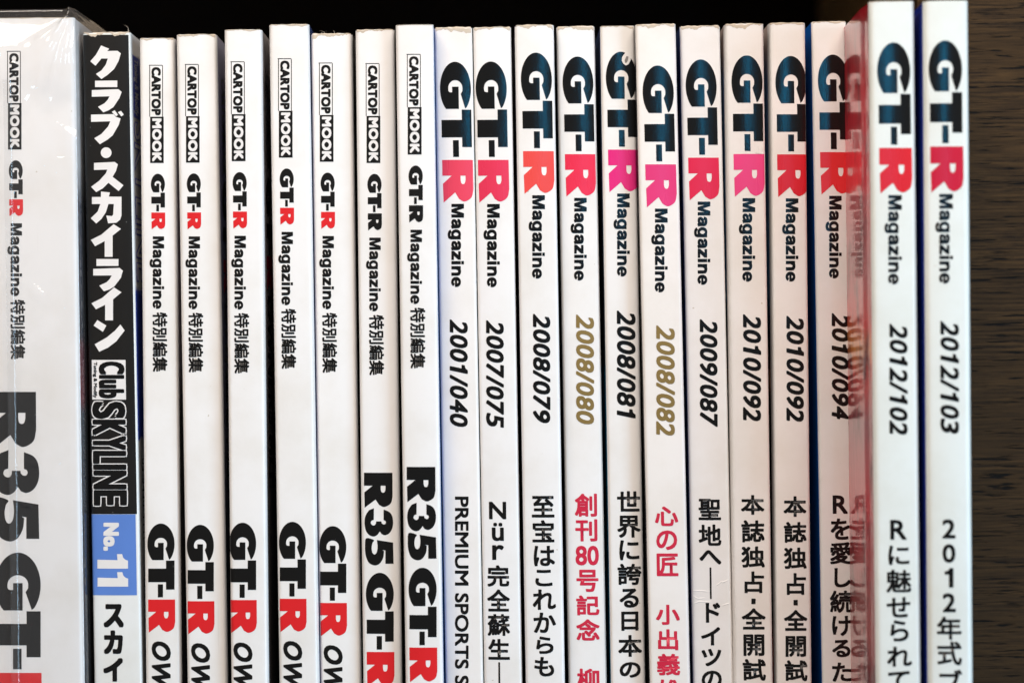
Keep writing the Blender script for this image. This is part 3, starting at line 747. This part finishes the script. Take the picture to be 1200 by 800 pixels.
for lab, xl, xr, yt, xb, sc, (bx, by, bk), le, ri, yaw, bu, sk, we, y35 in [
    ('white mook with all-black series logo and R35 title, worn head, beside the fluffy frayed mook', 416.3, 462, 35, 424, 1.003, (428.2, 74.3, 1.012), DK, TAN, 0, .0003, 0, .9, 553.6),
    ('white mook with all-black series logo and R35 title, clean head, beside the 2001/040 magazine', 463.4, 507.8, 29.3, 473.3, 1.012, (476.4, 63.5, 1.02), DK, BLU, .0, .0003, .1, .1, 546.8)]:
    m = Magazine('mook', lab, g2, xl, xr, yt, xb, sc, whites(len(bpy.data.materials)), le, ri, yaw, bu, sk, 0.0008, 0.186, we, 'mook')
    cartop_head(m, bx, by, bk, True)
    x0 = bx - 8.3 + (xb - xl) / (670 - yt) * (y35 + 50 - by) + 0.2; k = bk / 1.012
    f = lambda G, a, b, xo: img_fit(G, x0 + xo, x0 + xo + 33.5 * k, y35 + a * k, y35 + b * k)
    m.put('title_lettering', merge([f(GR, 0, 41, 0), f(G3, 41.5, 74.6, .6), f(G5, 76.4, 108.4, 1.2)]), BLACK if 'clean' in lab else BLACK_MATTE)
    gt, r = logo(x0 + 2.2, x0 + 2.2 + 33.5 * k, y35 + 117 * k, y35 + 250 * k)
    m.put('title_lettering', gt, BLACK if 'clean' in lab else BLACK_MATTE); m.put('title_initial', r, RED)

# ------------------------------------------------------------------ the numbered magazines
def red(i, c): return print_material('logo_red_%d' % i, c, 0.27, speck=0.05, seed=i * 1.3)
def art(name, stops, seed, **k): return cover_art(name, stops, seed, **k)
def fade(name, seed):
    return art(name, [(0, c4(.80, .05, .05)), (zfrac(770), c4(.80, .05, .05)), (zfrac(735), c4(.04, .04, .06)), (zfrac(470), c4(.07, .05, .07)), (zfrac(448), c4(.90, .42, .25)), (zfrac(425), c4(.10, .07, .10)), (zfrac(385), c4(.03, .045, .10)), (zfrac(330), c4(.18, .45, .85)), (zfrac(95), c4(.25, .45, .88)), (zfrac(60), c4(.88, .68, .62)), (1, c4(.88, .72, .66))], seed)
ICE = c4(.79, .775, .755); WARM = c4(.80, .77, .735); GRN = c4(.71, .745, .715); PNK = c4(.77, .75, .73)
num = [ # issue, label tail, xl xr yt xl670 scale | logo x y0 y1 | Rcol | number x0 x1 y0 y1 ink | tint left right yaw bulge skew wear
 ('2001/040', 'white magazine numbered 2001/040 with PREMIUM SPORTS lettering and yellowed head', 509, 553.3, 32, 520, 1.0, 515.5, 72.6, 237.4, c4(.74, .055, .10), 527, 548.3, 374, 500, BLACK, WARM, BLU, WARM, .004, .0003, .2, 1.0),
 ('2007/075', 'white magazine numbered 2007/075, pressed against the 2001/040 magazine', 554.3, 599, 32, 565.3, 1.0, 557.4, 72.3, 237.5, c4(.72, .035, .085), 569.6, 590.5, 375, 501, BLACK, ICE, DK, DK, .008, .0003, .2, .8),
 ('2008/079', 'white magazine numbered 2008/079 with orange-red logo letter', 603, 649, 29.5, 614, 1.002, 610.3, 62, 227.3, c4(.80, .075, .065), 624.5, 645, 367.4, 495.5, BLACK, ICE, None, DK, .0, .0003, 0, .9),
 ('2008/080', 'white magazine numbered 2008/080 in gold with a red title', 652, 697, 31, 664, .994, 659.2, 66.5, 230.4, c4(.78, .03, .075), 675, 696.3, 368.4, 497, GOLD, ICE, None, DK, .0, .0003, 0, .8),
 ('2008/081', 'white magazine numbered 2008/081 with a white chip in its logo', 703.3, 743.7, 30.7, 714, .997, 709.9, 60.8, 225.3, c4(.76, .025, .20), 722.8, 745, 363.7, 490, BLACK, ICE, None, DK, -.004, .0003, -.2, .4),
 ('2008/082', 'white magazine numbered 2008/082 in gold with pink logo letter', 744.6, 792, 28.5, 759, 1.006, 753, 77, 243, c4(.74, .045, .19), 769, 791, 381, 510, GOLD, WARM, DK, NVY, .0, .0003, 0, .7),
 ('2009/087', 'white magazine numbered 2009/087 with creased lower spine', 796.8, 844, 30.5, 810, 1.0, 803.5, 69.9, 234.8, c4(.72, .022, .075), 820, 841, 373.7, 500, BLACK, PNK, NVY, DK, .0, .0003, 0, 1.1),
 ('2010/092', 'white magazine numbered 2010/092 beside the 2009/087 magazine, scuffed pink logo letter', 849, 894.7, 28, 858.3, 1.003, 857.2, 65.2, 230.7, c4(.78, .06, .22), 870.7, 892, 368, 493, BLACK, PNK, None, DK, -.02, .0003, .1, .8),
 ('2010/092', 'white magazine numbered 2010/092 beside the 2010/094 magazine, red logo letter', 901, 943.9, 27, 907.5, 1.0, 908.7, 65.9, 231, c4(.66, .018, .03), 921.5, 942.3, 369.7, 493.7, BLACK, PNK, None, DK, -.002, .0003, 0, .5),
 ('2010/094', 'white magazine numbered 2010/094 with a bright blue cover edge', 951, 991.9, 25.5, 961.7, .994, 958.4, 64.2, 228, c4(.70, .03, .035), 974.6, 994.8, 366.7, 491, BLACK, PNK, None, DK, -.012, .0002, -.1, .5),
 ('2012/102', 'white magazine numbered 2012/102 with red cover, pulled out from the row', 1018.6, 1071.8, 1.8, 1025.8, 1.073, 1028, 50, 227, c4(.62, .016, .026), 1042.3, 1063.8, 379, 509, BLACK, GRN, None, DK, -.035, .0003, 0, .1),
 ('2012/103', 'white magazine numbered 2012/103, last of the row beside the wood panel', 1082.6, 1135.2, 1.5, 1087.6, 1.079, 1088.4, 47.6, 225.6, c4(.55, .012, .04), 1102, 1124, 375.8, 508, BLACK, GRN, None, GRY, -.045, .0005, 0, .05)]
lefts = {2: art('cover_plum', plain(c4(.10, .08, .12)), 21, blot=c4(.34, .26, .34)), 3: art('cover_slate', [(0, c4(.20, .21, .23)), (.72, c4(.22, .23, .25)), (.78, c4(.06, .055, .06)), (1, c4(.05, .045, .06))], 22),
         4: art('cover_cyan', [(0, c4(.02, .38, .75)), (zfrac(560), c4(.02, .45, .80)), (zfrac(428), c4(.02, .48, .85)), (zfrac(420), c4(.12, .16, .22)), (zfrac(330), c4(.12, .16, .20)), (zfrac(200), c4(.12, .20, .36)), (1, c4(.12, .16, .38))], 23, blot=c4(.05, .10, .20)),
         7: fade('cover_fade', 24), 8: fade('cover_fade_again', 25), 9: art('cover_royal_blue', plain(c4(.012, .20, .85)), 26),
         10: art('cover_crimson', [(0, c4(.80, .05, .05)), (zfrac(700), c4(.45, .10, .10)), (zfrac(600), c4(.75, .04, .06)), (zfrac(500), c4(.40, .12, .14)), (zfrac(440), c4(.85, .05, .04)), (zfrac(410), c4(.90, .32, .06)), (zfrac(380), c4(.80, .05, .05)), (zfrac(320), c4(.55, .16, .17)), (zfrac(200), c4(.85, .04, .07)), (zfrac(120), c4(.80, .03, .05)), (zfrac(60), c4(.40, .01, .02)), (1, c4(.55, .012, .02))], 27, blot=c4(.16, .015, .025), coat=0.75, rough=0.3, wave=0.00012, crough=0.05), 11: art('cover_deep_blue', plain(c4(.02, .05, .45)), 28)}
titles = {
 1: (584.2, 26.5, 0.018, BLACK, [('N', 587.5, 608), ('ü', 612, 633.5), ('r', 638, 655.6), ('完', 661.7, 687), ('全', 690, 716), ('蘇', 719, 744.5), ('生', 748, 772.5), ('|', 776, 830)]),
 2: (637.5, 28, 0.020, BLACK, [('至', 580.7, 606), ('宝', 609, 635), ('は', 639, 663), ('こ', 667, 686.5), ('れ', 690, 714), ('か', 717, 741), ('ら', 745, 765.5), ('も', 769, 792)]),
 3: (688.7, 28, 0.020, CRIMSON, [('創', 578, 605), ('刊', 608, 634), ('80', 639, 662), ('号', 667, 693), ('記', 697, 720.5), ('念', 725, 750), ('柳', 782.7, 809)]),
 4: (737.8, 28.5, 0.020, BLACK, [('世', 575, 599), ('界', 603.6, 629.7), ('に', 632.5, 656), ('誇', 660, 685), ('る', 689, 711.5), ('日', 716, 738.5), ('本', 743.5, 769), ('の', 775, 793.5)]),
 5: (782.3, 28, 0.020, CRIMSON, [('心', 593, 616), ('の', 621, 644), ('匠', 648, 674.6), ('小', 708, 731.6), ('出', 736.7, 761.3), ('義', 765.4, 790.7), ('雄', 795.5, 821)]),
 6: (833.0, 27, 0.020, BLACK, [('聖', 584, 609), ('地', 614, 639), ('へ', 644, 661), ('|', 665, 700.6), ('ド', 705.6, 729), ('イ', 734, 755.6), ('ツ', 759.6, 780), ('の', 785, 806)]),
 7: (883.0, 28, 0.020, BLACK, [('本', 579.6, 602.6), ('誌', 609, 635), ('独', 639.7, 664.5), ('占', 669, 694.4), ('.', 701.5, 706.5), ('全', 712, 737), ('開', 742.7, 768), ('試', 771.4, 797)]),
 8: (932.3, 27.5, 0.020, BLACK, [('本', 581, 605), ('誌', 611, 635.5), ('独', 641, 666), ('占', 671, 696.5), ('.', 703, 708), ('全', 714, 738.5), ('開', 744.5, 769), ('試', 773, 797.5)]),
 9: (985.8, 27, 0.020, BLACK, [('R', 580, 601.6), ('を', 607, 632), ('愛', 634.7, 660.7), ('し', 665, 687.7), ('続', 691.4, 717.5), ('け', 721, 744.5), ('る', 749, 769.5), ('た', 775.6, 798)]),
 10: (1053.4, 30, 0.020, BLACK, [('R', 608.7, 632), ('に', 638.8, 661.7), ('魅', 666.8, 694), ('せ', 699, 723), ('ら', 726, 751), ('れ', 757, 780.6), ('て', 785.6, 809)]),
 11: (1112.3, 30, 0.020, BLACK, [('2', 608, 630.6), ('0', 637, 659), ('1', 665, 688), ('2', 694.5, 716.8), ('年', 721.8, 749), ('式', 751, 779), ('ブ', 784, 811)])}
for i, (iss, lab, xl, xr, yt, xb, sc, lx, ly0, ly1, rc, nx0, nx1, ny0, ny1, nink, tint, le, ri, yaw, bu, sk, we) in enumerate(num):
    wm = whites(60 + i, tint)
    m = Magazine('magazine', lab, 'numbered magazines in the row', xl, xr, yt, xb, sc, wm, lefts.get(i, le if not isinstance(le, tuple) else DK), DK if isinstance(ri, tuple) else ri, yaw, bu, sk, 0.0007 if i < 10 else 0.0011, 0.186, we, cl=0.0025 if i in (7, 8) else None, hinge=0.0005 if i == 10 else 0)
    sl = (xb - xl) / (670 - yt); k = (ly1 - ly0) / 165.0
    V = []
    gt, r = logo(lx, lx + 37.2 * k, ly0, ly1)
    sk_ = lambda sh: ([(x + sl * (y - ly0 - 25), y) for x, y in sh[0]], sh[1])
    m.put('logo_lettering', sk_(gt), BLACK); m.put('logo_initial', sk_(r), red(i, rc))
    mx = lx + sl * (ly0 + 215 - ly0 - 25)
    m.put('series_lettering', rot_fit(MAGAZINE, mx + 10.2 * k, mx + 25.0 * k, ly0 + 166.5 * k, ly0 + 264 * k, (0, 720), b=.42), BLACK, b=.42)
    m.put('issue_number', rot_fit(digits(iss), nx0, nx1, ny0, ny1, b=.85), nink, b=.85)
    if i == 0:
        m.put('title_lettering', rot_fit(text2d('PREMIUM SPORTS S'), 533, 549.3, 581.4, 802, b=.6), BLACK, b=.6)
    else:
        xc, em, bo, ink, chars = titles[i]
        V, F = vertical(chars, xc, em, .75)
        m.put('title_lettering', ([(x + sl * (y - 700) * 0.6, y) for x, y in V], F), ink, b=.75)
    if i == 4:
        m.put('chip', poly2d([[(733, 62), (737, 63), (739.5, 66), (739, 71), (736.5, 75.5), (733.5, 77), (730.5, 75), (728.5, 71.5), (729, 67), (731, 64)]]), CHIP, 2.5)
        m.put('chip', poly2d([[(734, 66), (736.5, 66.5), (736, 70), (734.5, 73.5), (732.5, 74), (732, 71), (733, 68.5)]]), CHIP_DARK, 3.5)
    if i == 7:
        m.put('scuff', poly2d([[(887, 172), (891, 169), (893.6, 173), (892.5, 178), (893.8, 180.5), (888, 180.2), (885, 178.5), (889, 176)]]), CHIP, 2.5)
        m.fibre(871, .0008, .8); m.fibre(876, .0012, .9); m.fibre(880, .0008, -.7)
    if i == 6:
        # pressed creases on the lower spine
        for pts in ([(811, 692), (822, 691.5), (833, 693)], [(812, 707), (820, 704), (834, 705)], [(838, 687), (845, 681), (848, 681.5), (855, 678)], [(846, 709), (856, 706)], [(812, 698), (818, 701), (826, 700)]):
            bm = bmesh.new(); prev = None
            n = 10 * (len(pts) - 1)
            for q in range(n + 1):
                t = q / 10; a = min(int(t), len(pts) - 2); tt = t - a
                px = pts[a][0] * (1 - tt) + pts[a + 1][0] * tt; py = pts[a][1] * (1 - tt) + pts[a + 1][1] * tt
                x, z = m.local(px, py); x = max(-m.w / 2 + .0003, min(m.w / 2 - .0003, x))
                h = .00006 * math.sin(math.pi * q / n) ** .5
                ring = [bm.verts.new((x, m.f(x, z + dz) - hh, z + dz)) for dz, hh in ((-.00045, -.00003), (-.0001, h * .7), (.00005, h), (.0001, h * .4), (.00014, -.00003))]
                if prev:
                    for c in range(4): bm.faces.new((prev[c], prev[c + 1], ring[c + 1], ring[c]))
                prev = ring
            me = bpy.data.meshes.new('crease'); bm.to_mesh(me); bm.free()
            link('crease', me, wm, m.root, smooth=True)
    if i in (1, 2): m.fibre(598.5 if i == 1 else 648.5, .0008, .3)
